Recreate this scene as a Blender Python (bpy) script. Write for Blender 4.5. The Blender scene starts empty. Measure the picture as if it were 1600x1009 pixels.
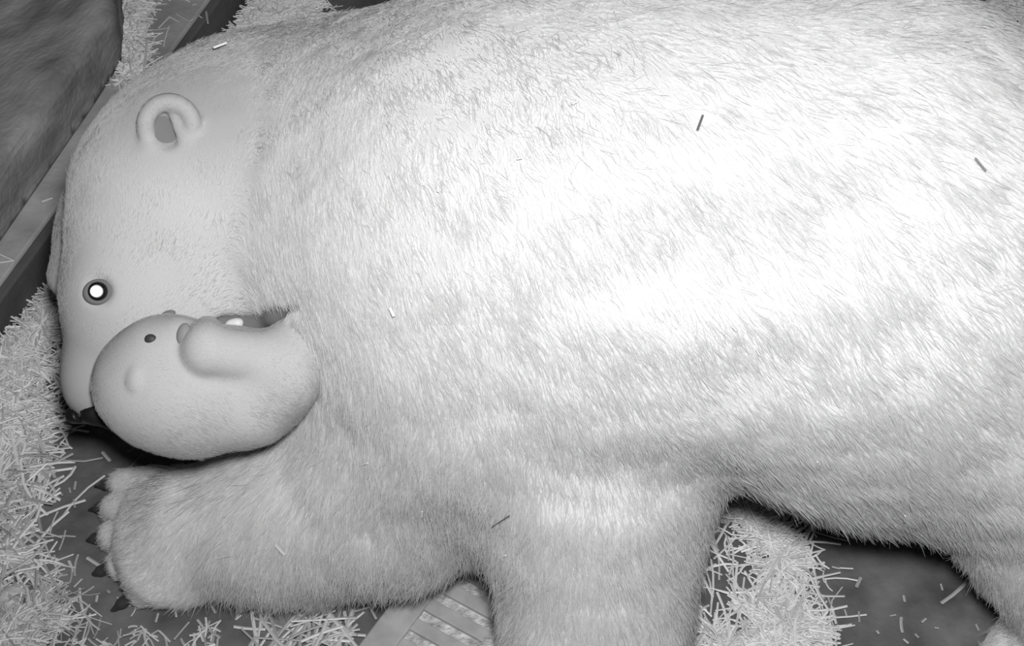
import bpy, bmesh, math, os
import numpy as np
from mathutils import Vector, Matrix

rng = np.random.default_rng(11)
SC = bpy.context.scene
COL = SC.collection
FUR = os.environ.get('NOFUR') is None

# ------------------------------------------------------------------ camera
PITCH, DIST, FPX = math.radians(50.0), 3.2, 2700.0
CAM = np.array([0.0, -DIST * math.cos(PITCH), DIST * math.sin(PITCH)])
AX_R = np.array([1.0, 0, 0])
AX_F = np.array([0.0, math.cos(PITCH), -math.sin(PITCH)])
AX_U = np.array([0.0, math.sin(PITCH), math.cos(PITCH)])
cam = bpy.data.cameras.new('camera'); cam.sensor_width = 36.0; cam.lens = FPX / 1600 * 36
cam.clip_start = 0.05
cam_o = bpy.data.objects.new('camera', cam); COL.objects.link(cam_o)
cam_o.location = CAM; cam_o.rotation_euler = (math.pi / 2 - PITCH, 0, 0)
SC.camera = cam_o
SC.view_settings.view_transform = 'Standard'; SC.view_settings.look = 'None'
SC.view_settings.gamma = 1.0; SC.view_settings.use_curve_mapping = False
SC.view_settings.exposure = 0.0
SC.cycles_curves.subdivisions = 1
SC.cycles.diffuse_bounces = 3; SC.cycles.max_bounces = 6; SC.cycles.transmission_bounces = 4


def ray(px, py):
    return AX_F + AX_R * ((px - 800) / FPX) - AX_U * ((py - 504.5) / FPX)


def P(px, py, z, push=0.0):
    d = ray(px, py)
    t = (z - CAM[2]) / d[2] + push
    return CAM + d * t


def D(px, py, depth):
    return CAM + ray(px, py) * depth


# ------------------------------------------------------------------ world + infrared lamp
w = bpy.data.worlds.new('den_air'); SC.world = w; w.use_nodes = True
w.node_tree.nodes['Background'].inputs[0].default_value = (1, 1, 1, 1)
w.node_tree.nodes['Background'].inputs[1].default_value = 0.05
sl = bpy.data.lights.new('infrared_lamp', 'SPOT')
sl.energy = 262; sl.spot_size = math.radians(98); sl.spot_blend = 1.0; sl.shadow_soft_size = 0.10
sl_o = bpy.data.objects.new('infrared_lamp', sl); COL.objects.link(sl_o)
sl_o.location = CAM + AX_R * 0.06 + AX_U * 0.20 - AX_F * 0.0
tgt = P(930, 270, 0.5)
sl_o.rotation_euler = Vector(tgt - np.array(sl_o.location)).to_track_quat('-Z', 'Y').to_euler()

# ------------------------------------------------------------------ helpers


def tag(o, label=None, cat=None, group=None, kind=None):
    if label: o['label'] = label
    if cat: o['category'] = cat
    if group: o['group'] = group
    if kind: o['kind'] = kind
    return o


def empty(name, loc):
    o = bpy.data.objects.new(name, None); COL.objects.link(o); o.location = loc
    o.empty_display_size = 0.05
    return o


def link(name, me, mat, parent=None):
    o = bpy.data.objects.new(name, me); COL.objects.link(o)
    if mat is not None and not me.materials: me.materials.append(mat)
    if parent is not None:
        o.parent = parent
        o.matrix_parent_inverse = Matrix.Translation(-Vector(parent_world(parent)))
    return o


def parent_world(o):
    v = Vector(o.location)
    while o.parent is not None:
        v = v + o.matrix_parent_inverse.translation + o.parent.location if False else v
        o = o.parent
    return v


def mesh_np(name, verts, quads, smooth=True):
    me = bpy.data.meshes.new(name)
    verts = np.asarray(verts, np.float32); quads = np.asarray(quads, np.int32)
    n = quads.shape[1]
    me.vertices.add(len(verts)); me.vertices.foreach_set('co', verts.ravel())
    me.loops.add(quads.size); me.loops.foreach_set('vertex_index', quads.ravel())
    me.polygons.add(len(quads))
    me.polygons.foreach_set('loop_start', np.arange(0, quads.size, n, dtype=np.int32))
    me.polygons.foreach_set('use_smooth', np.full(len(quads), smooth))
    me.update(calc_edges=True); me.validate()
    return me


class Noise:
    """smooth vector noise: a sum of random sine waves"""
    def __init__(self, wl, n=22, seed=0, stretch=(1, 1, 1)):
        r = np.random.default_rng(seed)
        d = r.normal(size=(n, 3)); d /= np.linalg.norm(d, axis=1)[:, None]
        self.k = d * (2 * math.pi / (wl * r.uniform(0.6, 1.7, n)))[:, None] / np.array(stretch)
        self.ph = r.uniform(0, 6.283, n); self.n = n

    def __call__(self, p):
        out = np.zeros(len(p))
        for k, a in zip(self.k, self.ph):
            out += np.sin(p @ k + a)
        return out / math.sqrt(self.n / 2)


# ------------------------------------------------------------------ materials
def nodes(name):
    m = bpy.data.materials.new(name); m.use_nodes = True
    nt = m.node_tree
    return m, nt, nt.nodes['Principled BSDF']


def grey(v):
    return (v, v, v, 1)


def mat_noise(name, lo, hi, scale=6, rough=0.8, bump=0.0, bscale=60, detail=6, stretch=(1, 1, 1), spec=0.3, rot=0.0, lohi=(0.35, 0.65)):
    m, nt, b = nodes(name)
    tc = nt.nodes.new('ShaderNodeTexCoord'); mp = nt.nodes.new('ShaderNodeMapping')
    mp.vector_type = 'TEXTURE'; mp.inputs['Scale'].default_value = stretch; mp.inputs['Rotation'].default_value = (0, 0, rot)
    nt.links.new(tc.outputs['Object'], mp.inputs[0])
    n = nt.nodes.new('ShaderNodeTexNoise'); n.inputs['Scale'].default_value = scale; n.inputs['Detail'].default_value = detail
    nt.links.new(mp.outputs[0], n.inputs['Vector'])
    r = nt.nodes.new('ShaderNodeValToRGB')
    r.color_ramp.elements[0].position, r.color_ramp.elements[1].position = lohi
    r.color_ramp.elements[0].color = grey(lo); r.color_ramp.elements[1].color = grey(hi)
    nt.links.new(n.outputs[0], r.inputs[0]); nt.links.new(r.outputs[0], b.inputs['Base Color'])
    b.inputs['Roughness'].default_value = rough; b.inputs['Specular IOR Level'].default_value = spec
    if bump:
        n2 = nt.nodes.new('ShaderNodeTexNoise'); n2.inputs['Scale'].default_value = bscale; n2.inputs['Detail'].default_value = 6
        nt.links.new(mp.outputs[0], n2.inputs['Vector'])
        bp = nt.nodes.new('ShaderNodeBump'); bp.inputs['Strength'].default_value = bump; bp.inputs['Distance'].default_value = 0.01
        nt.links.new(n2.outputs[0], bp.inputs['Height']); nt.links.new(bp.outputs[0], b.inputs['Normal'])
    return m


def mat_attr(name, rough=0.7, attr='tint', spec=0.3):
    m, nt, b = nodes(name)
    a = nt.nodes.new('ShaderNodeAttribute'); a.attribute_name = attr
    nt.links.new(a.outputs['Color'], b.inputs['Base Color'])
    b.inputs['Roughness'].default_value = rough; b.inputs['Specular IOR Level'].default_value = spec
    return m


def mat_plain(name, v, rough=0.6, spec=0.3, metal=0.0):
    m, nt, b = nodes(name)
    n = nt.nodes.new('ShaderNodeTexNoise'); n.inputs['Scale'].default_value = 90
    mx = nt.nodes.new('ShaderNodeMapRange'); mx.inputs[3].default_value = v * 0.9; mx.inputs[4].default_value = v * 1.1
    nt.links.new(n.outputs[0], mx.inputs[0]); nt.links.new(mx.outputs[0], b.inputs['Base Color'])
    b.inputs['Roughness'].default_value = rough; b.inputs['Specular IOR Level'].default_value = spec
    b.inputs['Metallic'].default_value = metal
    return m


M_FLOOR = mat_noise('wet_floor', 0.065, 0.22, scale=9, rough=0.7, bump=0.35, bscale=35, spec=0.25, detail=10, lohi=(.3, .72))
M_WALL = mat_noise('den_wall', 0.12, 0.2, scale=4, rough=0.9)
M_STEP = mat_noise('step_concrete', 0.30, 0.48, scale=9, rough=0.85, bump=0.2, bscale=60)
M_RISER = mat_noise('dark_riser', 0.08, 0.13, scale=9, rough=0.85, bump=0.2)
M_TIMBER = mat_noise('weathered_timber', 0.20, 0.38, scale=14, rough=0.85, bump=0.35, bscale=90, detail=12, stretch=(1.8, 0.8, 1), rot=math.radians(52))
M_STRAW = mat_attr('straw', 0.6)
M_LITTER = mat_noise('matted_straw', 0.35, 0.75, scale=70, rough=0.9, bump=0.8, bscale=120)
M_STEEL = mat_noise('galvanised_steel', 0.36, 0.46, scale=30, rough=0.6, spec=0.4)
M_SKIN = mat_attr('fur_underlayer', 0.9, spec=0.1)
M_BLACK = mat_plain('nose_leather', 0.012, 0.45, 0.4)
M_EYE = mat_plain('dark_eye', 0.008, 0.15, 0.5)
M_LID = mat_plain('dark_eyelid', 0.18, 0.7)
M_SHINE = mat_plain('shining_pupil', 0.95, 0.35, 0.5, 1.0)
M_CLAW = mat_plain('claw_horn', 0.05, 0.4)
M_MOUTH = mat_plain('mouth_skin', 0.20, 0.7)
M_TOOTH = mat_plain('tooth_enamel', 0.75, 0.4)
M_LINING = mat_plain('inner_ear_skin', 0.22, 0.9, 0.1)
M_CUBNOSE = mat_plain('grey_nose', 0.28, 0.6)
M_CUBEAR = mat_plain('cub_ear_skin', 0.42, 0.9, 0.1)
M_CUBEYE = mat_plain('cub_eye', 0.05, 0.5)
M_CUBSKIN = mat_plain('cub_underlayer', 0.55, 0.9, 0.1)


def mat_hair(name, v):
    m, nt, b = nodes(name)
    nt.nodes.remove(b)
    out = nt.nodes['Material Output']
    d = nt.nodes.new('ShaderNodeBsdfDiffuse'); t = nt.nodes.new('ShaderNodeBsdfTranslucent')
    a = nt.nodes.new('ShaderNodeHairInfo')
    mr = nt.nodes.new('ShaderNodeMapRange'); mr.inputs[3].default_value = v * 0.93; mr.inputs[4].default_value = min(v * 1.07, 0.95)
    nt.links.new(a.outputs['Random'], mr.inputs[0])
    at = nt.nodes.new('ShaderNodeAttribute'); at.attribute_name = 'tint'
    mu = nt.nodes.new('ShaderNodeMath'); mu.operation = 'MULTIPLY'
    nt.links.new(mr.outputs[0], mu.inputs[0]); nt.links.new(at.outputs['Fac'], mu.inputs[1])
    nt.links.new(mu.outputs[0], d.inputs['Color']); nt.links.new(mu.outputs[0], t.inputs['Color'])
    mx = nt.nodes.new('ShaderNodeMixShader'); mx.inputs[0].default_value = 0.5
    nt.links.new(d.outputs[0], mx.inputs[1]); nt.links.new(t.outputs[0], mx.inputs[2])
    nt.links.new(mx.outputs[0], out.inputs['Surface'])
    return m


M_HAIR = mat_hair('white_fur', 0.89)
M_CUBHAIR = mat_hair('cub_fur', 0.66)

# ------------------------------------------------------------------ setting
fx = np.linspace(-2.6, 2.6, 240); fy = np.linspace(-2.6, 2.2, 220)
X, Y = np.meshgrid(fx, fy, indexing='ij')
pts = np.stack([X.ravel(), Y.ravel(), np.zeros(X.size)], 1)
pts[:, 2] = 0.0025 * Noise(0.25, seed=1)(pts) + 0.0015 * Noise(0.08, seed=2)(pts) - 0.004
I = np.arange(X.size).reshape(X.shape)
q = np.stack([I[:-1, :-1], I[1:, :-1], I[1:, 1:], I[:-1, 1:]], -1).reshape(-1, 4)
tag(link('floor', mesh_np('floor', pts, q), M_FLOOR), kind='structure')


def box_mesh(name, lo, hi, bevel=0.0):
    bm = bmesh.new(); bmesh.ops.create_cube(bm, size=1)
    for v in bm.verts:
        v.co = Vector([(lo[i] + hi[i]) / 2 + v.co[i] * (hi[i] - lo[i]) for i in range(3)])
    if bevel: bmesh.ops.bevel(bm, geom=bm.edges[:], offset=bevel, segments=2, affect='EDGES', profile=0.5)
    me = bpy.data.meshes.new(name); bm.to_mesh(me); bm.free()
    return me


for nm, lo, hi in (('wall_left', (-2.7, -2.7, -0.1), (-2.6, 2.3, 2.9)), ('wall_right', (2.6, -2.7, -0.1), (2.7, 2.3, 2.9)),
                   ('wall_back', (-2.6, 2.2, -0.1), (2.6, 2.3, 2.9)), ('wall_front', (-2.6, -2.7, -0.1), (2.6, -2.6, 2.9)),
                   ('ceiling', (-2.7, -2.7, 2.9), (2.7, 2.3, 3.0))):
    tag(link(nm, box_mesh(nm, lo, hi), M_WALL), kind='structure')


def prism(name, poly, z0, z1, bevel=0.0, inset_top=0.0, jitter=0.0, segs=2):
    bm = bmesh.new()
    c = np.mean(poly, axis=0)
    vb = [bm.verts.new((p[0], p[1], z0)) for p in poly]
    vt = [bm.verts.new((p[0] + (c[0] - p[0]) * inset_top, p[1] + (c[1] - p[1]) * inset_top, z1)) for p in poly]
    n = len(poly)
    bm.faces.new(vt); bm.faces.new(vb[::-1])
    for i in range(n):
        bm.faces.new((vb[i], vb[(i + 1) % n], vt[(i + 1) % n], vt[i]))
    bmesh.ops.recalc_face_normals(bm, faces=bm.faces[:])
    if bevel:
        ed = [e for e in bm.edges if e.verts[0].co.z > z1 - 1e-5 and e.verts[1].co.z > z1 - 1e-5]
        bmesh.ops.bevel(bm, geom=ed, offset=bevel, segments=segs, affect='EDGES', profile=0.5)
    me = bpy.data.meshes.new(name); bm.to_mesh(me); bm.free()
    return me


# low step along the left: concrete deck with a darker strip along its front
SH = 0.09
e1, e2 = P(385, 2, 0)[:2], P(8, 531, 0)[:2]
dirE = (e2 - e1) / np.linalg.norm(e2 - e1); nrmE = np.array([dirE[1], -dirE[0]])   # nrmE points away from bear
if nrmE[0] > 0: nrmE = -nrmE
a0 = e1 - dirE * 0.9; a1 = e2 + dirE * 0.55
step = empty('low_step', (*(a0 + a1) / 2, 0))
tag(step, 'low grey concrete step with a dark front edge running along the left', 'step')
deck = [a0 + nrmE * .02, a1 + nrmE * .02, a1 + nrmE * 1.1, a0 + nrmE * 1.1]
link('deck', prism('deck', deck, 0.0, SH, bevel=0.006), M_STEP, step)
rb = [a0, a1, a1 + nrmE * .02, a0 + nrmE * .02]
link('dark_riser', prism('dark_riser', rb, -0.003, SH - .004, bevel=0.004), M_RISER, step)

# dark weathered timber slab on the step
tb = [P(x, y, SH)[:2] for x, y in ((196, -150), (194, 0), (190, 96), (150, 160), (0, 378), (-160, 610), (-420, 560), (-420, -150))]


def slab(name, poly, z0, z1, bevel):
    me = prism(name, poly, z0, z1, bevel=bevel, segs=4)
    bm = bmesh.new(); bm.from_mesh(me)
    bmesh.ops.triangulate(bm, faces=bm.faces[:])
    for _ in range(5):
        long = [e for e in bm.edges if e.calc_length() > 0.03]
        if not long: break
        bmesh.ops.subdivide_edges(bm, edges=long, cuts=1)
        bmesh.ops.triangulate(bm, faces=[f for f in bm.faces if len(f.verts) > 3])
    bm.normal_update()
    co = np.array([v.co[:] for v in bm.verts])
    R = np.array([[dirE[0], dirE[1], 0], [-dirE[1], dirE[0], 0], [0, 0, 1]])
    lc = co @ R.T
    d = 0.0018 * Noise(0.05, seed=5, stretch=(4, 1, 1))(lc) + 0.003 * Noise(0.16, seed=6)(lc)
    for v, k in zip(bm.verts, d):
        if v.co.z > z0 + 0.01: v.co += v.normal * float(k)
    bm.to_mesh(me); bm.free()
    me.polygons.foreach_set('use_smooth', [True] * len(me.polygons))
    return me


tim = link('timber_slab', slab('timber_slab', tb, SH + .001, SH + 0.13, 0.035), M_TIMBER)
tag(tim, 'big dark weathered timber slab lying on the step at upper left', 'timber')

# ------------------------------------------------------------------ drain grate
G_o = P(700, 960, 0)
gs = P(762, 1000, 0) - P(680, 955, 0); gs /= np.linalg.norm(gs)       # along a slot
gl = np.array([-gs[1], gs[0], 0.0])                                   # across the slots (towards back of the den)
if gl[1] < 0: gl = -gl
GZ = 0.012


def gpoly(s0, s1, l0, l1):
    return [(G_o + gs * s + gl * l)[:2] for s, l in ((s0, l0), (s1, l0), (s1, l1), (s0, l1))]


gr = empty('drain_grate', G_o)
tag(gr, 'slotted grey metal drain grate on the floor between the forelegs', 'drain grate')
S0, S1 = -0.035, 0.10
pitch, slotw = 0.0420, 0.0185
first = -4 * pitch
base_l = -0.036
for i in range(-2, 5):
    l0 = base_l + i * pitch
    link('bar', prism('bar', gpoly(S0, S1, l0 + slotw, l0 + pitch), 0.0, GZ, bevel=0.0015), M_STEEL, gr)
lA, lB = base_l - 2 * pitch + slotw, base_l + 5 * pitch
link('side_rail', prism('side_rail', gpoly(S0 - 0.052, S0, lA - .04, lB + .04), 0.0, GZ, bevel=0.003), M_STEEL, gr)
link('side_rail', prism('side_rail', gpoly(S1, S1 + 0.03, lA - .04, lB + .04), 0.0, GZ, bevel=0.003), M_STEEL, gr)
link('end_rail', prism('end_rail', gpoly(S0, S1, lB, lB + .04), 0.0, GZ, bevel=0.002), M_STEEL, gr)
link('end_rail', prism('end_rail', gpoly(S0, S1, lA - .04, lA), 0.0, GZ, bevel=0.002), M_STEEL, gr)
lit = prism('packed_litter', gpoly(S0, S1, lA, lB), -0.02, 0.004)
link('packed_litter', lit, M_LITTER, gr)

# ------------------------------------------------------------------ signed distance modelling


def sd_cone(p, a, b, ra, rb):
    ba = b - a; l2 = ba @ ba; rr = ra - rb; a2 = l2 - rr * rr; il2 = 1.0 / l2
    pa = p - a; y = pa @ ba; z = y - l2
    x = pa * l2 - y[:, None] * ba; x2 = np.einsum('ij,ij->i', x, x)
    y2 = y * y * l2; z2 = z * z * l2
    k = np.sign(rr) * rr * rr * x2
    out = (np.sqrt(x2 * a2 * il2) + y * rr) * il2 - ra
    c1 = np.sign(z) * a2 * z2 > k
    c2 = np.sign(y) * a2 * y2 < k
    out = np.where(c2, np.sqrt(x2 + y2) * il2 - ra, out)
    out = np.where(c1, np.sqrt(x2 + z2) * il2 - rb, out)
    return out


def sd_ell(p, c, R, r):
    q = (p - c) @ R.T
    k0 = np.linalg.norm(q / r, axis=1); k1 = np.linalg.norm(q / (r * r), axis=1)
    return np.where(k1 > 1e-9, k0 * (k0 - 1) / np.maximum(k1, 1e-9), -r.min())


def sd_torus(p, c, R, r0, r1):
    q = (p - c) @ R.T
    return np.hypot(np.hypot(q[:, 0], q[:, 1]) - r0, q[:, 2]) - r1


VIEW = np.stack([AX_R, AX_U, -AX_F])          # local axes: image right, image up, towards lens


def rotv(ang, tilt=(0, 0)):
    """axes in the picture plane turned by ang (deg), then tipped"""
    R = np.array(Matrix.Rotation(math.radians(ang), 3, 'Z') @ Matrix.Rotation(math.radians(tilt[0]), 3, 'X') @ Matrix.Rotation(math.radians(tilt[1]), 3, 'Y'))
    return R.T @ VIEW


class Shape:
    def __init__(self): self.pr = []

    def cone(self, a, b, ra, rb, k=0.06, flow=(1, 0, 0), ln=0.02, op='u'):
        self.pr.append(('c', (np.asarray(a), np.asarray(b), ra, rb), k, np.asarray(flow, float), ln, op))

    def ell(self, c, r, R=None, k=0.06, flow=(1, 0, 0), ln=0.02, op='u'):
        self.pr.append(('e', (np.asarray(c), np.eye(3) if R is None else R, np.asarray(r, float)), k, np.asarray(flow, float), ln, op))

    def torus(self, c, R, r0, r1, k=0.01, flow=(1, 0, 0), ln=0.02, op='u'):
        self.pr.append(('t', (np.asarray(c), R, r0, r1), k, np.asarray(flow, float), ln, op))

    def one(self, pr, p):
        return {'c': sd_cone, 'e': sd_ell, 't': sd_torus}[pr[0]](p, *pr[1])

    def f(self, p):
        d = None
        for pr in self.pr:
            e = self.one(pr, p); k = pr[2]
            if d is None: d = e; continue
            if pr[5] == 'u':
                h = np.maximum(k - np.abs(d - e), 0) / k
                d = np.minimum(d, e) - h * h * k * 0.25
            else:
                h = np.maximum(k - np.abs(d + e), 0) / k
                d = np.maximum(d, -e) + h * h * k * 0.25
        return d

    def grad(self, p, h=0.002):
        g = np.zeros_like(p)
        for i in range(3):
            o = np.zeros(3); o[i] = h
            g[:, i] = self.f(p + o) - self.f(p - o)
        return g / np.maximum(np.linalg.norm(g, axis=1), 1e-9)[:, None]

    def props(self, p):
        W = np.zeros(len(p)); F = np.zeros_like(p); L = np.zeros(len(p))
        for pr in self.pr:
            if pr[5] != 'u': continue
            e = np.maximum(self.one(pr, p), -0.01)
            wt = np.exp(-e / 0.02)
            W += wt; F += wt[:, None] * pr[3]; L += wt * pr[4]
        return F / W[:, None], L / W

    def hit(self, px, py):
        d = ray(px, py); n = np.linalg.norm(d); d = d / n
        t = 0.8
        for _ in range(160):
            s = float(self.f((CAM + d * t)[None])[0])
            if abs(s) < 2e-4: break
            t += s * 0.7
            if t > 4.5: return None, None
        p = CAM + d * t
        return p, self.grad(p[None])[0]

    def bounds(self):
        lo = np.full(3, 9.); hi = np.full(3, -9.)
        for pr in self.pr:
            if pr[5] != 'u': continue
            a = pr[1]
            if pr[0] == 'c':
                for c, r in ((a[0], a[2]), (a[1], a[3])):
                    lo = np.minimum(lo, c - r); hi = np.maximum(hi, c + r)
            else:
                r = max(a[2]) if pr[0] == 'e' else a[2] + a[3]
                lo = np.minimum(lo, a[0] - r); hi = np.maximum(hi, a[0] + r)
        return lo - 0.05, hi + 0.05

    def mesh(self, h, floor_clip=None, disp=None):
        lo, hi = self.bounds()
        m = 4
        nc = np.ceil((hi - lo) / (h * m)).astype(int) + 1
        gx = [lo[i] + (np.arange(nc[i]) + 0.5) * h * m for i in range(3)]
        C = np.stack(np.meshgrid(*gx, indexing='ij'), -1).reshape(-1, 3)
        fc = self.f(C)
        F = np.repeat(np.repeat(np.repeat(fc.reshape(nc), m, 0), m, 1), m, 2).astype(np.float32)
        near = np.where(np.abs(fc) < h * m * 2.2)[0]
        ci = np.stack(np.unravel_index(near, nc), 1)
        off = np.stack(np.meshgrid(*[np.arange(m)] * 3, indexing='ij'), -1).reshape(-1, 3)
        for s in range(0, len(ci), 6000):
            ii = (ci[s:s + 6000, None, :] * m + off[None]).reshape(-1, 3)
            F[ii[:, 0], ii[:, 1], ii[:, 2]] = self.f(lo + (ii + 0.5) * h)
        o = lo + 0.5 * h
        S = F < 0
        n = np.array(F.shape)
        cnt = np.zeros(n - 1, np.int8)
        for a in (0, 1):
            for b in (0, 1):
                for c in (0, 1):
                    cnt += S[a:n[0] - 1 + a, b:n[1] - 1 + b, c:n[2] - 1 + c]
        act = np.argwhere((cnt > 0) & (cnt < 8))
        idx = np.full(n - 1, -1, np.int64); idx[act[:, 0], act[:, 1], act[:, 2]] = np.arange(len(act))
        pos = np.zeros((len(act), 3)); num = np.zeros(len(act))
        for ax in range(3):
            o1, o2 = [i for i in range(3) if i != ax]
            for u in (0, 1):
                for v in (0, 1):
                    c0 = act.copy(); c0[:, o1] += u; c0[:, o2] += v
                    c1 = c0.copy(); c1[:, ax] += 1
                    A = F[c0[:, 0], c0[:, 1], c0[:, 2]]; B = F[c1[:, 0], c1[:, 1], c1[:, 2]]
                    cr = (A < 0) != (B < 0)
                    t = np.where(cr, A / np.where(cr, A - B, 1), 0)
                    q = c0.astype(float); q[:, ax] += t
                    pos += np.where(cr[:, None], q, 0); num += cr
        V = o + pos / num[:, None] * h
        Q = []
        for ax in range(3):
            o1, o2 = (ax + 1) % 3, (ax + 2) % 3
            sl0 = [slice(None)] * 3; sl1 = [slice(None)] * 3
            sl0[ax] = slice(0, -1); sl1[ax] = slice(1, None)
            D = S[tuple(sl0)] != S[tuple(sl1)]
            e = np.argwhere(D)
            e = e[(e[:, o1] > 0) & (e[:, o2] > 0) & (e[:, o1] < n[o1] - 1) & (e[:, o2] < n[o2] - 1)]
            inside = S[e[:, 0], e[:, 1], e[:, 2]]
            cs = []
            for u, v in ((1, 1), (0, 1), (0, 0), (1, 0)):
                c = e.copy(); c[:, o1] -= u; c[:, o2] -= v
                cs.append(idx[c[:, 0], c[:, 1], c[:, 2]])
            qd = np.stack(cs, 1)
            qd[~inside] = qd[~inside][:, ::-1]
            Q.append(qd)
        Q = np.concatenate(Q); Q = Q[(Q >= 0).all(1)]
        g = self.grad(V); V = V - g * np.clip(self.f(V), -h, h)[:, None]
        if disp is not None: V = V + g * disp(V)[:, None]
        if floor_clip is not None: V[:, 2] = np.maximum(V[:, 2], floor_clip)
        return V, Q


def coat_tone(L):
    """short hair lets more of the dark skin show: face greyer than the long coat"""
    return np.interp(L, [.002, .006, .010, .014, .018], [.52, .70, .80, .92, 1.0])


def make_fur(name, parent, V, Q, shape, count, mat, thick, lenmul=1.0, mask=None, lift=0.24, seed=3, wild=0.16, npt=4, noise_wl=0.06, toned=True):
    r = np.random.default_rng(seed)
    A, B_, C, D_ = (V[Q[:, i]] for i in range(4))
    ar = 0.5 * np.linalg.norm(np.cross(C - A, D_ - B_), axis=1)
    fn = np.cross(C - A, D_ - B_); facing = np.einsum('ij,ij->i', fn, CAM - A) / np.maximum(np.linalg.norm(fn, axis=1), 1e-9) / np.linalg.norm(CAM - A, axis=1)
    VN = shape.grad(V); VF, VL = shape.props(V)
    ar = ar * np.clip(.020 / VL[Q[:, 0]], .8, 2.0) * np.where(facing < -.35, .35, 1.0)
    fi = r.choice(len(Q), count, p=ar / ar.sum())
    u, v = r.random(count)[:, None], r.random(count)[:, None]
    root = (A[fi] * (1 - u) + B_[fi] * u) * (1 - v) + (D_[fi] * (1 - u) + C[fi] * u) * v
    mixq = lambda W: (W[Q[fi, 0]] * (1 - u) + W[Q[fi, 1]] * u) * (1 - v) + (W[Q[fi, 3]] * (1 - u) + W[Q[fi, 2]] * u) * v
    N = mixq(VN); N /= np.linalg.norm(N, axis=1)[:, None]
    F, L = mixq(VF), mixq(VL[:, None])[:, 0]
    keep = L > 0.0015
    if mask is not None: keep &= mask(root)
    root, N, F, L = root[keep], N[keep], F[keep], L[keep]
    n = len(root)
    for ax in range(3):
        F[:, ax] += wild * Noise(noise_wl, seed=seed * 10 + ax)(root) * 0.6 + 0.16 * r.normal(size=n)
    T = F - N * np.einsum('ij,ij->i', F, N)[:, None]
    T /= np.maximum(np.linalg.norm(T, axis=1), 1e-6)[:, None]
    L0 = L.copy()
    L = L * lenmul * r.uniform(0.6, 1.25, n) * (1 + 0.15 * Noise(0.05, seed=seed + 70)(root))
    lf = lift * r.uniform(0.6, 1.4, n)
    pts = np.zeros((n, npt, 3))
    cv = r.normal(size=(n, 3)) * 0.12
    for i in range(npt):
        s = i / (npt - 1)
        pts[:, i] = root - N * 0.0006 + L[:, None] * (T * (s * (0.7 + 0.3 * s)) + N * (lf * s * (1 - 0.45 * s))[:, None] + cv * s * s)
        pts[:, i, 2] = np.maximum(pts[:, i, 2] - L * 0.18 * s * s, 0.003)
    hc = bpy.data.hair_curves.new(name)
    hc.add_curves([npt] * n)
    hc.attributes['position'].data.foreach_set('vector', pts.astype(np.float32).ravel())
    ra = hc.attributes.get('radius') or hc.attributes.new('radius', 'FLOAT', 'POINT')
    rad = (thick * np.clip(L / .022, .45, 1.15)[:, None] * np.array([1.0, 0.92, 0.65, 0.15])[None, :npt]).ravel()
    ra.data.foreach_set('value', rad.astype(np.float32))
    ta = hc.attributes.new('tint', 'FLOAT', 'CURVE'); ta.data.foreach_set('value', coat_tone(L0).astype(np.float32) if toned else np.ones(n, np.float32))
    o = bpy.data.objects.new(name, hc); COL.objects.link(o); hc.materials.append(mat)
    o.parent = parent
    root_p = parent.parent if parent.parent is not None else parent
    o.matrix_parent_inverse = Matrix.Translation(-Vector(root_p.location))
    if parent.parent is not None: o.matrix_parent_inverse = Matrix.Identity(4)
    o['kind'] = 'stuff'
    return o


# ------------------------------------------------------------------ the mother bear
B = Shape()
BK = (1, -0.15, -0.45)     # coat of the trunk lies back and down
# trunk
B.cone(P(1020, 350, .66), P(1330, 378, .625), .318, .348, k=.1, flow=(.6, -.3, -.65), ln=.026)
B.cone(P(1330, 378, .625), P(1660, 500, .55), .348, .295, k=.1, flow=(.7, -.1, -.6), ln=.028)
B.cone(D(880, 362, 2.52), P(1020, 350, .66), .322, .318, k=.1, flow=(.5, -.4, -.5), ln=.020)
B.ell(P(1420, 540, .49), (.30, .24, .25), k=.10, flow=(.35, 0, -1), ln=.055)                   # belly
B.ell(P(1860, 520, .55), (.06, .05, .07), k=.08, flow=(.5, 0, -1), ln=.04)                    # tail
# neck and chest
NF = -AX_U * .8 + AX_R * .4
B.cone(D(830, 370, 2.57), D(385, 318, 2.80), .305, .212, k=.12, flow=NF, ln=.017)
B.cone(D(780, 335, 2.58), D(425, 262, 2.82), .290, .198, k=.18, flow=NF, ln=.017)
B.cone(D(770, 560, 2.68), D(610, 540, 2.84), .25, .17, k=.10, flow=NF, ln=.018)
# reaching far foreleg
FL = (-.55, -.25, -.8)
B.cone(P(770, 590, .45), P(610, 745, .24), .21, .150, k=.10, flow=(-.2, -.2, -1), ln=.044)
B.cone(P(610, 745, .24), P(470, 800, .15), .150, .120, k=.08, flow=(-.25, -.3, -1), ln=.052)
B.cone(P(470, 800, .15), P(320, 828, .09), .120, .102, k=.08, flow=(-.4, -.3, -1), ln=.048)
B.ell(P(262, 835, .062), (.085, .125, .058), k=.05, flow=(-1, -.1, -.3), ln=.014)
# near foreleg
B.ell(P(940, 440, .62), (.20, .19, .24), k=.16, flow=(.4, 0, -1), ln=.024)
B.cone(P(945, 540, .57), P(935, 760, .37), .200, .150, k=.055, flow=(.15, 0, -1), ln=.030)
B.cone(P(935, 760, .37), P(928, 1030, .12), .150, .138, k=.08, flow=(.05, 0, -1), ln=.046)
B.ell(P(930, 1115, .065), (.14, .115, .06), k=.06, flow=(-1, 0, -.4), ln=.025)
for i in range(5):
    q0 = P(930, 1115, .05)
    B.cone(q0 + np.array([-.07, (i - 2) * .045, 0]), q0 + np.array([-.17 + abs(i - 2) * .012, (i - 2) * .052, -.008]), .034, .03, k=.02, flow=(-1, 0, -.3), ln=.018)
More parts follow.
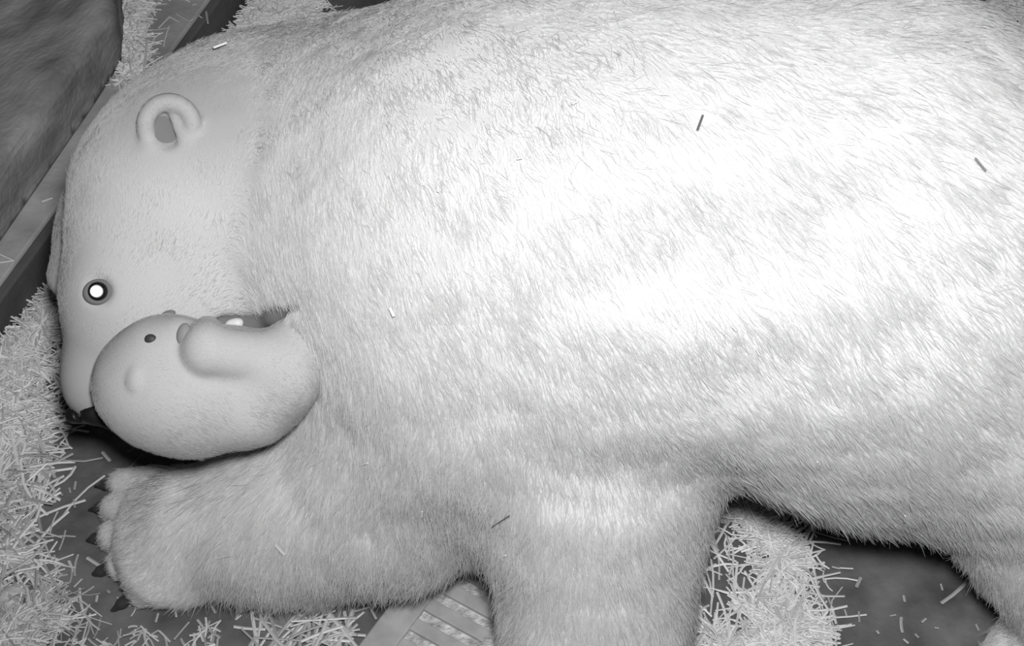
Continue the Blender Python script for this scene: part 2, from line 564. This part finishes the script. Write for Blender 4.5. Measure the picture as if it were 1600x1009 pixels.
# near hind leg
B.ell(P(1690, 560, .48), (.24, .22, .26), k=.12, flow=(.5, 0, -1), ln=.03)
B.cone(P(1675, 600, .47), P(1690, 790, .30), .235, .165, k=.12, flow=(.2, 0, -1), ln=.034)
B.cone(P(1690, 790, .30), P(1730, 985, .11), .155, .125, k=.08, flow=(0, 0, -1), ln=.036)
B.ell(P(1700, 1045, .062), (.16, .11, .058), k=.06, flow=(-1, 0, -.4), ln=.025)
# far hind leg
fh = P(1640, 1040, .06) + np.array([.12, .48, 0])
B.cone(P(1640, 430, .45), fh + np.array([.05, 0, .22]), .22, .15, k=.1, flow=(.1, 0, -1), ln=.03)
B.cone(fh + np.array([.05, 0, .22]), fh + np.array([.04, 0, .04]), .14, .12, k=.06, flow=(0, 0, -1), ln=.03)
B.ell(fh + np.array([-.03, 0, 0]), (.16, .11, .058), k=.06, flow=(-1, 0, -.4), ln=.025)
# toes of the reaching paw
TOES = [((245, 762, .058), (196, 757, .036)), ((234, 797, .064), (184, 793, .036)), ((230, 833, .064), (180, 836, .036)),
        ((240, 868, .060), (192, 880, .036)), ((268, 898, .056), (226, 920, .036))]
for a, b in TOES:
    B.cone(P(*a), P(*b), .036, .026, k=.012, flow=(-1, -.1, -.35), ln=.014)
# head: long axis lies in the picture plane, crown to the left
HF = AX_U * 1.0 + AX_R * 0.35                     # head coat lies from nose towards nape
B.cone(D(308, 300, 2.66), D(266, 345, 2.64), .185, .145, k=.07, flow=HF, ln=.013)              # cranium
B.cone(D(266, 345, 2.64), D(211, 455, 2.60), .140, .096, k=.06, flow=HF, ln=.010)              # forehead
B.cone(D(400, 385, 2.66), D(340, 430, 2.64), .120, .095, k=.06, flow=HF + AX_R * .5, ln=.018)  # cheek
B.cone(D(330, 410, 2.64), D(235, 465, 2.61), .11, .085, k=.06, flow=HF + AX_R * .5, ln=.010)
B.cone(D(205, 470, 2.60), D(158, 590, 2.60), .094, .054, k=.05, flow=HF, ln=.004)              # muzzle
B.cone(D(156, 585, 2.60), D(150, 606, 2.60), .052, .043, k=.03, flow=HF, ln=.0022)
B.cone(D(122, 320, 2.75), D(112, 430, 2.735), .018, .030, k=.03, flow=HF, ln=.006)             # far brow and cheek
B.cone(D(126, 322, 2.76), D(225, 350, 2.76), .022, .130, k=.03, flow=HF, ln=.008)
B.cone(D(118, 380, 2.75), D(225, 390, 2.75), .026, .130, k=.03, flow=HF, ln=.008)
B.cone(D(113, 432, 2.74), D(225, 430, 2.73), .030, .110, k=.03, flow=HF, ln=.008)
B.cone(D(430, 480, 2.70), D(245, 610, 2.70), .085, .045, k=.04, flow=HF, ln=.008)              # lower jaw
# near ear, a cup opening towards the lens
ec, _n = B.hit(262, 196); ec = ec - AX_F * .012
ed = float((ec - CAM) @ AX_F)
B.ell(D(263, 196, ed + .012), (.036, .040, .014), rotv(-6), k=.016, flow=AX_U, ln=.005)
B.ell(D(258, 203, ed + .000), (.023, .029, .024), rotv(16), k=.008, op='s')
rim = [(264 + 37 * math.cos(t), 195 - 36 * math.sin(t) + (0 if math.sin(t) > 0 else -10 * math.sin(t)), .003 + .012 * max(0, -math.sin(t)) ** .7 - .007 * math.sin(t)) for t in np.linspace(3.75, -.75, 19)]
for (x0, y0, p0), (x1, y1, p1) in zip(rim[:-1], rim[1:]):
    B.cone(D(x0, y0, ed + p0), D(x1, y1, ed + p1), .0115, .0115, k=.004, flow=AX_U, ln=.005)
B.cone(D(272, 178, ed + .008), D(291, 222, ed + .008), .008, .011, k=.006, flow=AX_U, ln=.006)
B.cone(D(236, 236, ed + .020), D(268, 238, ed + .020), .016, .012, k=.012, flow=AX_U, ln=.012)
# far ear on the other side of the crown
B.ell(D(215, 260, 2.86), (.04, .02, .04), k=.02, flow=AX_U, ln=.006)
# mouth slit
mp = [B.hit(x, y)[0] for x, y in ((346, 504), (392, 508), (430, 490), (464, 474))]
for i in range(3):
    B.cone(mp[i] + AX_F * .004, mp[i + 1] + AX_F * .004, (.013, .018, .014)[i], (.018, .014, .006)[i], k=.008, op='s')
# eye socket
ep, en = B.hit(152, 455)
B.ell(ep + AX_F * .002, (.020, .017, .010), VIEW, k=.014, op='s')

nz1, nz2, nz3 = Noise(.16, seed=31, stretch=(1.8, 1, 1)), Noise(.05, seed=32, stretch=(2.5, 1, 1)), Noise(.03, seed=33)


def body_disp(V):
    amt = np.clip((V[:, 0] + .55) / .25, 0.15, 1.0)
    return amt * (.0016 * nz1(V) + .0005 * nz2(V))


BV, BQ = B.mesh(0.007 if FUR else 0.01, floor_clip=0.002, disp=body_disp)
bear = empty('polar_bear', (float(BV[:, 0].mean()), float(BV[:, 1].mean()), 0))
tag(bear, 'large white polar bear walking left with head lowered, cub in its mouth', 'polar bear')
bme = mesh_np('body', BV, BQ)
bt = coat_tone(B.props(BV)[1]) * .74  # face and muzzle greyed in the colour for the weaker light there
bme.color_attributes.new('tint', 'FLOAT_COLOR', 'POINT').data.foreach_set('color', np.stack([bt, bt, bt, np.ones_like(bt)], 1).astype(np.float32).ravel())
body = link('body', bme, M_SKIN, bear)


def ell_mesh(name, c, r, R, seg=20):
    bm = bmesh.new(); bmesh.ops.create_uvsphere(bm, u_segments=seg, v_segments=seg // 2 + 2, radius=1)
    for v in bm.verts:
        v.co = Vector(np.asarray(c) + (np.array(v.co) * np.asarray(r)) @ R)
    for f in bm.faces: f.smooth = True
    me = bpy.data.meshes.new(name); bm.to_mesh(me); bm.free()
    return me


def shape_obj(name, S, h, mat, parent):
    V, Q = S.mesh(h)
    return link(name, mesh_np(name, V, Q), mat, parent)


# eye: dark lid rim, dark ball, pupil that throws the lamp back
S = Shape(); S.ell(ep + AX_F * .006 - AX_U * .001, (.023, .019, .009), rotv(12), k=.003); S.ell(ep - AX_F * .004, (.0155, .0145, .012), VIEW, k=.006, op='s')
eye = link('eye', ell_mesh('eye', ep + AX_F * .008, (.0165, .0155, .0135), VIEW), M_EYE, bear)
shape_obj('eyelid', S, .0012, M_LID, bear)
bmd = bmesh.new(); bmesh.ops.create_uvsphere(bmd, u_segments=18, v_segments=10, radius=1)
lamp_dir = np.array(sl_o.location) - ep; lamp_dir /= np.linalg.norm(lamp_dir)
half = lamp_dir + (CAM - ep) / np.linalg.norm(CAM - ep); half /= np.linalg.norm(half)
up = np.cross(half, [1, 0, 0]); up /= np.linalg.norm(up); sd = np.cross(up, half)
RH = np.stack([sd, up, half])
for v in bmd.verts: v.co = Vector(ep - AX_F * .0052 + (np.array(v.co) * np.array([.0102, .0098, .0012])) @ RH)
for f in bmd.faces: f.smooth = True
mpu = bpy.data.meshes.new('pupil'); bmd.to_mesh(mpu); bmd.free()
pu = link('pupil', mpu, M_SHINE, eye); pu.matrix_parent_inverse = Matrix.Identity(4)
pu['label'] = 'pupil shining white'

link('ear_lining', ell_mesh('ear_lining', D(259, 204, ed + .019), (.022, .029, .009), rotv(16, (0, 22))), M_LINING, bear)

# nose leather with nostril wings
S = Shape()
n0, n1, n2, n3 = D(116, 648, 2.60), D(146, 645, 2.575), D(150, 638, 2.565), D(172, 661, 2.575)
S.cone(n0, n1, .0135, .0165, k=.008); S.cone(n1, n2, .013, .009, k=.008); S.cone(n1, n3, .013, .010, k=.010)
S.ell(D(126, 649, 2.580), (.010, .006, .010), VIEW, k=.006, op='s')
shape_obj('nose', S, .0025, M_BLACK, bear)

# mouth lining and a canine
S = Shape()
for i in range(3):
    S.cone(mp[i] + AX_F * (.018, .018, .036)[i], mp[i + 1] + AX_F * (.018, .036, .036)[i], (.014, .016, .012)[i], (.016, .012, .008)[i], k=.03)
shape_obj('mouth_lining', S, .003, M_MOUTH, bear)
tp = mp[0] * .6 + mp[1] * .4
S = Shape(); S.ell(tp + AX_R * .002 - AX_F * .002, (.0135, .0078, .008), rotv(6)); S.ell(tp + AX_R * .008 - AX_F * .003 + AX_U * .001, (.007, .006, .007), VIEW, k=.006)
shape_obj('tooth', S, .0015, M_TOOTH, bear)
lp, _ = B.hit(262, 490)
link('lip', ell_mesh('lip', lp, (.012, .005, .005), rotv(12)), M_MOUTH, bear)

# claws: curved dark horn at every toe tip
for (a, b) in TOES:
    A_, B_ = P(*a), P(*b)
    d = (B_ - A_) / np.linalg.norm(B_ - A_); s0 = B_ + d * .016
    S = Shape()
    S.cone(s0, s0 + d * .028 + np.array([0, 0, -.006]), .0105, .0085, k=.006)
    S.cone(s0 + d * .028 + np.array([0, 0, -.006]), s0 + d * .055 + np.array([0, 0, -.016]), .0085, .002, k=.006)
    shape_obj('claw', S, .003, M_CLAW, bear)

# ------------------------------------------------------------------ the cub
C = Shape()
CZ = lambda x, y, push=0.0: D(x, y, 2.50 + push)
cf = AX_R * .8 - AX_U * .4
C.cone(CZ(232, 598), CZ(240, 596), .080, .080, k=.05, flow=cf, ln=.006)          # head
C.cone(CZ(295, 607), CZ(405, 592), .098, .072, k=.05, flow=cf, ln=.008)          # trunk
C.cone(CZ(250, 555, -.035), CZ(278, 530, -.055), .045, .026, k=.04, flow=-cf, ln=.004)   # muzzle
C.cone(CZ(440, 566, -.035), CZ(328, 548, -.085), .040, .034, k=.014, flow=-cf, ln=.006)  # forearm
C.cone(CZ(322, 535, -.085), CZ(318, 553, -.082), .024, .026, k=.015, flow=-cf, ln=.004)  # paw
C.cone(CZ(318, 540, -.085), CZ(326, 512, -.06), .022, .016, k=.02, flow=-cf, ln=.004)
C.cone(CZ(466, 526, -.02), CZ(452, 588, -.03), .028, .034, k=.045, flow=cf, ln=.008)      # rounded back
C.cone(CZ(452, 588, -.03), CZ(395, 648, -.025), .034, .034, k=.045, flow=cf, ln=.008)
C.cone(CZ(395, 628), CZ(310, 630), .050, .056, k=.04, flow=cf, ln=.008)
hp, hn = C.hit(203, 592)
hd = float((hp - CAM) @ AX_F)
C.ell(D(212, 592, hd + .002), (.010, .015, .0075), rotv(-10, (0, -22)), k=.010, flow=cf, ln=.003)   # small ear flap
ce, _ = C.hit(235, 530)
CV, CQ = C.mesh(0.004)
cub = empty('polar_bear_cub', tuple(CV.mean(0)))
tag(cub, 'small round white bear cub curled up in the big bear\'s mouth', 'bear cub')
cbody = link('body', mesh_np('body', CV, CQ), M_CUBSKIN, cub)
link('eye', ell_mesh('eye', ce + AX_F * .001, (.0088, .0075, .004), VIEW), M_CUBEYE, cub)
link('ear_lining', ell_mesh('ear_lining', D(201, 593, hd + .0045), (.005, .013, .0045), rotv(-12)), M_CUBEAR, cub)
cn, _ = C.hit(287, 522)
link('nose', ell_mesh('nose', cn - AX_F * .0, (.010, .016, .007), rotv(-12)), M_CUBNOSE, cub)

# ------------------------------------------------------------------ straw
def straw_arrays(mid, yaw, pitch_, ln, wd, bend, r):
    """n straws as flattened 4-sided tubes of 3 bent sections"""
    n = len(mid); s = np.array([-.5, -.17, .17, .5])
    d = np.stack([np.cos(yaw) * np.cos(pitch_), np.sin(yaw) * np.cos(pitch_), np.sin(pitch_)], 1)
    sdv = np.stack([-np.sin(yaw), np.cos(yaw), np.zeros(n)], 1)
    upv = np.cross(d, sdv)
    V = np.zeros((n, 4, 4, 3))
    for i, t in enumerate(s):
        c = mid + d * (t * ln)[:, None] + sdv * (bend * ln * (t * t * 4))[:, None]
        for j, (u, v) in enumerate(((.5, 0), (0, .35), (-.5, 0), (0, -.35))):
            V[:, i, j] = c + sdv * (u * wd)[:, None] + upv * (v * wd)[:, None]
    q = []
    for i in range(3):
        for j in range(4):
            q.append((i * 4 + j, i * 4 + (j + 1) % 4, (i + 1) * 4 + (j + 1) % 4, (i + 1) * 4 + j))
    q += [(3, 2, 1, 0), (12, 13, 14, 15)]
    Q = (np.arange(n)[:, None, None] * 16 + np.array(q)[None]).reshape(-1, 4)
    return V.reshape(-1, 3), Q


def inside(poly, p):
    poly = np.asarray(poly); c = np.zeros(len(p), bool); j = len(poly) - 1
    for i in range(len(poly)):
        xi, yi = poly[i]; xj, yj = poly[j]
        c ^= ((yi > p[:, 1]) != (yj > p[:, 1])) & (p[:, 0] < (xj - xi) * (p[:, 1] - yi) / (yj - yi + 1e-12) + xi)
        j = i
    return c


def sample_poly(poly, n, r):
    poly = np.asarray(poly); lo, hi = poly.min(0), poly.max(0); out = np.zeros((0, 2))
    while len(out) < n:
        p = r.uniform(lo, hi, (n * 2, 2)); out = np.concatenate([out, p[inside(poly, p)]])
    return out[:n]


def tint(me, vals, per):
    at = me.color_attributes.new('tint', 'FLOAT_COLOR', 'POINT')
    v = np.repeat(vals, per); c = np.stack([v, v, v, np.ones_like(v)], 1)
    at.data.foreach_set('color', c.astype(np.float32).ravel())


def seg_dist(p, poly):
    poly = np.asarray(poly); d = np.full(len(p), 9.0)
    for i in range(len(poly)):
        a, b = poly[i], poly[(i + 1) % len(poly)]
        t = np.clip(((p - a) @ (b - a)) / ((b - a) @ (b - a)), 0, 1)
        d = np.minimum(d, np.linalg.norm(p - a - t[:, None] * (b - a), axis=1))
    return d


def straw_pile(name, pxpoly, z, n, hgt, label, lmin=.02, lmax=.09, wmin=.002, wmax=.0045, rim=200, seed=1, lo=.30, hi=.62, yaw0=None, base=True, patch=True):
    r = np.random.default_rng(seed)
    poly = np.array([P(x, y, z)[:2] for x, y in pxpoly])
    m = sample_poly(poly, n, r)
    e = np.clip(seg_dist(m, poly) / .05, 0, 1)
    zz = z + .004 + e * hgt * r.random(n) ** .5
    c = poly.mean(0)
    if rim:
        m2 = m[r.integers(0, len(m), rim * 3)]; sd_ = seg_dist(m2, poly); m2 = m2[np.argsort(sd_)[:rim]] + r.normal(0, .038, (rim, 2)); m = np.concatenate([m, m2]); zz = np.concatenate([zz, np.full(rim, z + .004)])
    if z < .01:      # keep clear of the step
        ok = (m - e1) @ nrmE < -.022; nr = int(ok[n:].sum()); m = m[ok]; zz = zz[ok]
    else: nr = rim
    if patch: 
        nzv = Noise(.09, seed=seed + 3)(np.column_stack([m, np.zeros(len(m))])) + (seg_dist(m, poly) * inside(poly, m) / .06) * 1.3
        ok = (nzv > .25) | (np.arange(len(m)) >= len(m) - nr); m = m[ok]; zz = zz[ok]
    N_ = len(m)
    ln = np.clip(r.lognormal(math.log((lmin + lmax) * .45), .5, N_), lmin, lmax)
    yaw = r.uniform(0, 6.283, N_) if yaw0 is None else yaw0 + r.normal(0, .7, N_)
    pt = r.normal(0, .10, N_)
    zz = np.maximum(zz, z + .003 + np.abs(np.sin(pt)) * ln * .5)
    V, Q = straw_arrays(np.column_stack([m, zz]), yaw, pt, ln, r.uniform(wmin, wmax, N_), r.normal(0, .06, N_), r)
    tv = r.uniform(lo, hi, N_)
    # matted bed below the loose stalks
    if base:
        g = .012
        lo_, hi_ = poly.min(0) - .02, poly.max(0) + .02
        ax = np.arange(lo_[0], hi_[0], g); ay = np.arange(lo_[1], hi_[1], g)
        GX, GY = np.meshgrid(ax, ay, indexing='ij'); gp = np.column_stack([GX.ravel(), GY.ravel()])
        ins = inside(poly, gp); dd = np.where(ins, seg_dist(gp, poly), -seg_dist(gp, poly))
        gz = z - .012 + np.clip((dd + .005) / .05, 0, 1) * (hgt * .75 + .012) + r.normal(0, .0025, len(gp))
        gid = np.arange(len(gp)).reshape(GX.shape)
        qq = np.stack([gid[:-1, :-1], gid[1:, :-1], gid[1:, 1:], gid[:-1, 1:]], -1).reshape(-1, 4)
        qq = qq[((dd + .022 * Noise(.07, seed=seed + 5)(np.column_stack([gp, gp[:, :1] * 0])))[qq] > .018).all(1) & (((gp - e1) @ nrmE)[qq] < (-.004 if z < .01 else 9)).all(1)]
        us = np.unique(qq); mp_ = np.full(len(gp), -1); mp_[us] = np.arange(len(us))
        GV = np.column_stack([gp, gz])[us]; GQ = mp_[qq]
        Q = np.concatenate([Q, GQ + len(V)]); V = np.concatenate([V, GV])
        me = mesh_np(name, V, Q, smooth=False)
        at = me.color_attributes.new('tint', 'FLOAT_COLOR', 'POINT')
        v = np.concatenate([np.repeat(tv, 16), r.uniform(lo * .75, hi * .95, len(GV))])
        at.data.foreach_set('color', np.stack([v, v, v, np.ones_like(v)], 1).astype(np.float32).ravel())
    else:
        me = mesh_np(name, V, Q, smooth=False); tint(me, tv, 16)
    o = link(name, me, M_STRAW)
    tag(o, label, 'straw', kind='stuff')
    return o


straw_pile('straw_pile', [(-60, 610), (10, 533), (90, 445), (125, 430), (135, 470), (112, 540), (92, 590), (72, 640), (60, 690), (20, 720), (-60, 730)], 0, 4200, .035,
           'thick pale straw bed beside the bear\'s muzzle at the left', seed=21, rim=420, lo=0.48, hi=0.93)
straw_pile('straw_pile', [(-60, 690), (60, 660), (85, 690), (62, 760), (45, 820), (45, 880), (-60, 920)], 0, 420, .02,
           'loose straw scattered on the floor left of the front paw', seed=22, lmin=.04, wmin=.003, wmax=.006, rim=160, lo=0.32, hi=0.81, lmax=.11, base=False, patch=False)
straw_pile('straw_pile', [(-60, 870), (20, 880), (70, 920), (100, 960), (110, 1060), (-60, 1060)], 0, 1700, .03,
           'matted straw in the bottom left corner below the paw', seed=23, rim=300, lo=0.29, hi=0.70)
straw_pile('straw_pile', [(388, -2), (345, 60), (335, 110), (480, 95), (505, 30), (505, -60), (425, -60)], 0, 2200, .02,
           'bright straw between the step and the bear\'s back at the top', seed=24, rim=120, lo=0.75, hi=0.93, lmax=.07, patch=False)
straw_pile('straw_pile', [(192, -60), (255, -60), (245, 0), (225, 40), (232, 90), (215, 120), (185, 140), (191, 97)], SH, 700, .008,
           'straw swept against the dark timber slab on the step', seed=25, rim=60, lo=0.57, hi=0.93, lmax=.07, patch=False)
straw_pile('straw_pile', [(1450, -90), (1490, -20), (1600, 60), (1760, 120), (1760, -90)], 0, 2400, .03,
           'bright straw behind the bear\'s rump in the top right corner', seed=26, rim=60, lo=0.70, hi=0.92)
straw_pile('straw_pile', [(380, 1030), (395, 990), (450, 975), (500, 935), (545, 945), (555, 1030)], 0, 60, .03,
           'heap of long straw stalks below the reaching foreleg', seed=27, wmin=.0035, wmax=.006, rim=16, lmin=.07, lmax=.17, lo=0.35, hi=0.77, base=False, yaw0=1.1)
straw_pile('straw_pile', [(1060, 725), (1120, 745), (1190, 790), (1240, 850), (1255, 905), (1215, 925), (1170, 900), (1140, 850), (1110, 790)], 0, 1700, .03,
           'strip of straw behind the near foreleg, under the belly', seed=28, rim=240, lo=0.56, hi=0.92)
straw_pile('straw_pile', [(1150, 955), (1240, 950), (1285, 985), (1300, 1070), (1030, 1070), (1080, 1000)], 0, 1900, .03,
           'straw heap at the bottom edge right of the near foreleg', seed=29, rim=260, lo=0.56, hi=0.92)
straw_pile('straw_pile', [(1160, 905), (1255, 910), (1275, 965), (1180, 985), (1130, 965)], 0, 120, .012,
           'thin loose straw linking the two heaps right of the foreleg', seed=30, rim=60, lo=0.56, hi=0.92, base=False)
straw_pile('straw_pile', [(110, 1030), (150, 985), (250, 990), (330, 975), (340, 1030)], 0, 60, .008,
           'sparse chaff on the dark floor along the bottom edge', seed=31, rim=40, lmin=.012, lmax=.04, lo=0.31, hi=0.65, base=False)

# single stalks that can be picked out; each is a thing
GROUPS = {
    'claws': ('tiny straw bit on the dark floor between left straw bed and upper claws', 'straw bits by the upper claws'),
    'heel': ('short straw on the dark floor between the bottom left straw and the paw', 'straws left below the paw'),
    'wrist': ('short straw on the dark floor along the underside of the reaching foreleg', 'straws below the reaching foreleg'),
    'leg': ('short straw in the gap between near foreleg and belly', 'straws behind the near foreleg'),
    'heap': ('short straw on the dark floor just right of the straw heaps', 'straws right of the straw heaps'),
    'belly': ('short pale straw on the dark floor in front of the near hind leg', 'straws under the belly'),
    'step': ('pale straw lying on top of the concrete step', 'straws on the step'),
    'coat': ('tiny pale straw bit caught in the white coat', 'straw bits in the coat'),
}


def stalk(p0, p1, wd, v, label, group=None, bend=0.0, mid=None):
    p0, p1 = np.asarray(p0), np.asarray(p1)
    r = np.random.default_rng(5)
    segs = [(p0, p1)] if mid is None else [(p0, np.asarray(mid)), (np.asarray(mid), p1)]
    c = (p0 + p1) / 2
    Vs, Qs, k = [], [], 0
    for a, b in segs:
        d = b - a; L = np.linalg.norm(d)
        V, Q = straw_arrays(((a + b) / 2 - c)[None], np.array([math.atan2(d[1], d[0])]), np.array([math.asin(d[2] / L)]), np.array([L]), np.array([wd]), np.array([bend]), r)
        Vs.append(V); Qs.append(Q + k); k += len(V)
    V = np.concatenate(Vs)
    me = mesh_np('straw', V, np.concatenate(Qs), smooth=False)
    tint(me, np.array([v]), len(V))
    o = link('straw', me, M_STRAW); o.location = c
    tag(o, label, 'straw', group)
    return o


FZ = .0055
named = [
    (88, 762, 122, 731, .0055, .62, 'curved pale straw on dark floor between left straw bed and paw', .12, 0),
    (160, 706, 172, 720, .006, .6, 'stubby pale straw on the floor below the big bear\'s nose', 0, 0),
    (182, 752, 222, 710, .002, .35, 'thin long stalk lying above the paw\'s top claw', 0, 0),
    (136, 871, 163, 888, .006, .5, 'thick straw beside the paw\'s lowest claws', 0, 0),
    (5, 868, 84, 928, .006, .48, 'longest straw in the lower left, slanting down to the right', .0, 0),
    (20, 876, 90, 915, .005, .46, 'second long slanting straw in the lower left', .03, 0),
    (24, 850, 52, 818, .006, .5, 'broad straw sticking out of the left straw toward the paw', 0, 0),
    (62, 904, 94, 884, .004, .45, 'straw pointing up right above the bottom left straw', 0, 0),
    (183, 933, 204, 947, .0035, .45, 'straw with a bright tip just under the paw', 0, 0),
    (243, 972, 247, 958, .004, .42, 'upright short straw on the dark floor below the wrist', 0, 0),
    (365, 980, 415, 984, .0055, .6, 'bright long straw left of the stalk heap at bottom', .03, 0),
    (428, 995, 490, 945, .006, .58, 'thick bright straw slanting up over the stalk heap', .02, 0),
    (548, 1000, 538, 955, .0055, .62, 'bright upright straw at the right of the stalk heap', 0, 0),
    (575, 942, 588, 967, .004, .5, 'straw at right end of the star of stalks near the grate', 0, 0),
    (552, 955, 578, 948, .004, .45, 'straw at left of the star of stalks near the grate', 0, 0),
    (558, 932, 580, 945, .003, .4, 'top straw of the star of stalks near the grate', 0, 0),
    (1473, 944, 1522, 900, .006, .5, 'long pale straw on the floor beside the near hind leg', .04, 0),
    (1338, 917, 1345, 902, .0055, .45, 'pale straw in the middle of the floor below the belly', 0, 0),
    (1242, 888, 1263, 905, .0065, .68, 'thick bright straw poking right out of the belly straw strip', 0, 0),
    (1286, 955, 1287, 990, .004, .55, 'straight upright straw right of the bottom heap', 0, 0),
    (1407, 964, 1409, 988, .005, .5, 'bright upright straw on the dark floor at bottom right', .05, 0),
    (1072, 962, 1108, 945, .0045, .5, 'straw poking left out of the straw right of near foreleg', 0, 0),
    (1230, 925, 1280, 958, .005, .62, 'long straw slanting down between the two heaps at right', 0, 0),
    (1160, 925, 1195, 912, .005, .6, 'bright straw bridging the gap between the two heaps at right', 0, 0),
]
for x0, y0, x1, y1, wd, v, lab, bd, dz in named:
    stalk(P(x0, y0, FZ + dz), P(x1, y1, FZ + dz), wd, v, lab, bend=bd)
SZ = SH + .004
for x0, y0, x1, y1, mx, my, wd, v, lab in [
    (248, 3, 238, 36, 228, 26, .005, .6, 'bent straw like an arrow on top of the step'),
    (247, 44, 280, 34, 265, 26, .005, .55, 'straw bent like a roof in the middle of the step top'),
    (276, 22, 301, 30, 296, 33, .0045, .5, 'hook-ended straw beside the roof-shaped one on the step'),
    (0, 397, 0, 410, 22, 407, .005, .6, 'straw folded into a point at the left edge of the step')]:
    stalk(P(x0, y0, SZ), P(x1, y1, SZ), wd, v, lab, mid=P(mx, my, SZ))
stalk(P(230, 62, SZ + .006), P(226, 106, SZ + .006), .0055, .66, 'straight upright straw on the step by the bear\'s ear')
stalk(P(65, 315, SZ), P(82, 309, SZ), .005, .6, 'lone short straw on the step left of the bear\'s brow')
for x0, y0, x1, y1 in [(310, 24, 316, 28), (322, 18, 325, 37), (293, 68, 297, 80), (245, 88, 251, 90), (240, 70, 248, 69), (262, 96, 268, 98), (300, 8, 307, 6)]:
    stalk(P(x0, y0, SZ), P(x1, y1, SZ), .004, .5, *GROUPS['step'])
r2 = np.random.default_rng(77)
front_bits = [(118, 752, 116, 765), (115, 780, 117, 793), (108, 762, 110, 770), (95, 770, 98, 774), (115, 917, 128, 904), (108, 942, 117, 934), (130, 940, 137, 945),
              (150, 940, 152, 930), (88, 900, 106, 897), (168, 922, 172, 926), (60, 745, 64, 752), (44, 860, 58, 887), (82, 905, 92, 925), (120, 965, 124, 975),
              (110, 1002, 124, 985), (326, 985, 345, 995), (330, 945, 337, 958), (368, 965, 384, 945), (200, 705, 208, 702), (62, 798, 66, 796)]
for b in front_bits:
    key = 'claws' if b[1] < 800 else 'wrist' if b[0] > 150 else 'heel'
    stalk(P(b[0], b[1], FZ), P(b[2], b[3], FZ), r2.uniform(.003, .0045), r2.uniform(.32, .5), *GROUPS[key])
belly_bits = [(1280, 935, 1283, 948), (1294, 932, 1298, 944), (1320, 952, 1323, 962), (1342, 955, 1343, 972), (1390, 962, 1400, 960), (1412, 930, 1414, 940), (1440, 972, 1447, 966),
              (1460, 980, 1467, 981), (1470, 912, 1473, 922), (1280, 880, 1290, 890), (1300, 885, 1312, 888), (1430, 990, 1436, 996), (1525, 975, 1530, 985), (1275, 972, 1280, 985),
              (1412, 998, 1420, 1005), (1370, 985, 1374, 990), (1062, 752, 1078, 770), (1092, 790, 1090, 805), (1100, 815, 1096, 835)]
for b in belly_bits:
    key = 'leg' if b[0] < 1110 else 'heap' if b[0] < 1325 else 'belly'
    stalk(P(b[0], b[1], FZ), P(b[2], b[3], FZ), r2.uniform(.003, .0045), r2.uniform(.34, .52), *GROUPS[key])


from mathutils.bvhtree import BVHTree
COAT = BVHTree.FromPolygons(BV.tolist(), BQ.tolist())


def cast(px, py):
    loc, nor, i_, d_ = COAT.ray_cast(Vector(CAM), Vector(ray(px, py)).normalized())
    return (None, None) if loc is None else (np.array(loc), np.array(nor))


def on_coat(x0, y0, x1, y1, wd, v, lab, group=None, out=.016, S=B):
    (a, na), (b, nb) = cast(x0, y0), cast(x1, y1)
    if a is None or b is None: print('MISS', lab); return
    stalk(a + na * out, b + nb * out, wd, v, lab, group)


on_coat(337, 86, 358, 78, .0055, .85, 'bright short straw lying on the bear\'s nape behind the ear', out=.012)
on_coat(1088, 209, 1096, 186, .003, .16, 'dark thin stalk in the middle of the bear\'s back', out=.012)
on_coat(1517, 252, 1533, 271, .003, .22, 'dark thin stalk on the bear\'s rump at the right', out=.012)
on_coat(346, 865, 369, 860, .005, .6, 'pale straw lying across the reaching foreleg near the wrist', out=.014)
on_coat(438, 844, 452, 859, .005, .6, 'pale straw lying on the reaching foreleg above the first', out=.014)
on_coat(459, 622, 472, 617, .004, .8, 'pale straw beside the cub\'s back on the big bear\'s chest', out=.010)
on_coat(617, 478, 623, 491, .004, .9, 'bright straw bit on the bear\'s neck right of the cheek', out=.010)
on_coat(776, 815, 803, 797, .0025, .14, 'dark thin strip standing for the shaded crease between the two forelegs', out=.012)  # shade of the fur crease, put in as a dark strip
for x, y in [(1142, 505), (1180, 540), (582, 718), (663, 790), (488, 798), (690, 292), (1278, 712), (1354, 830), (1414, 795), (797, 862), (905, 165), (820, 250)]:
    a = r2.uniform(0, 3.14)
    on_coat(x, y, x + 9 * math.cos(a), y + 9 * math.sin(a), .003, .85, *GROUPS['coat'], out=.010)

# ------------------------------------------------------------------ fur
if FUR:
    def bear_mask(p):
        k = np.linalg.norm(p - ep, axis=1) > .0185
        k &= np.linalg.norm((p - D(258, 203, ed + .006)), axis=1) > .022
        for m_ in mp: k &= np.linalg.norm(p - m_, axis=1) > .009
        k &= np.linalg.norm(p - n1, axis=1) > .035
        return k
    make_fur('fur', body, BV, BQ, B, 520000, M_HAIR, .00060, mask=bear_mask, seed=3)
    make_fur('fur', cbody, CV, CQ, C, 90000, M_CUBHAIR, .0004, mask=lambda p: (np.linalg.norm(p - ce, axis=1) > .011) & (np.linalg.norm(p - cn, axis=1) > .015), seed=4, toned=False)
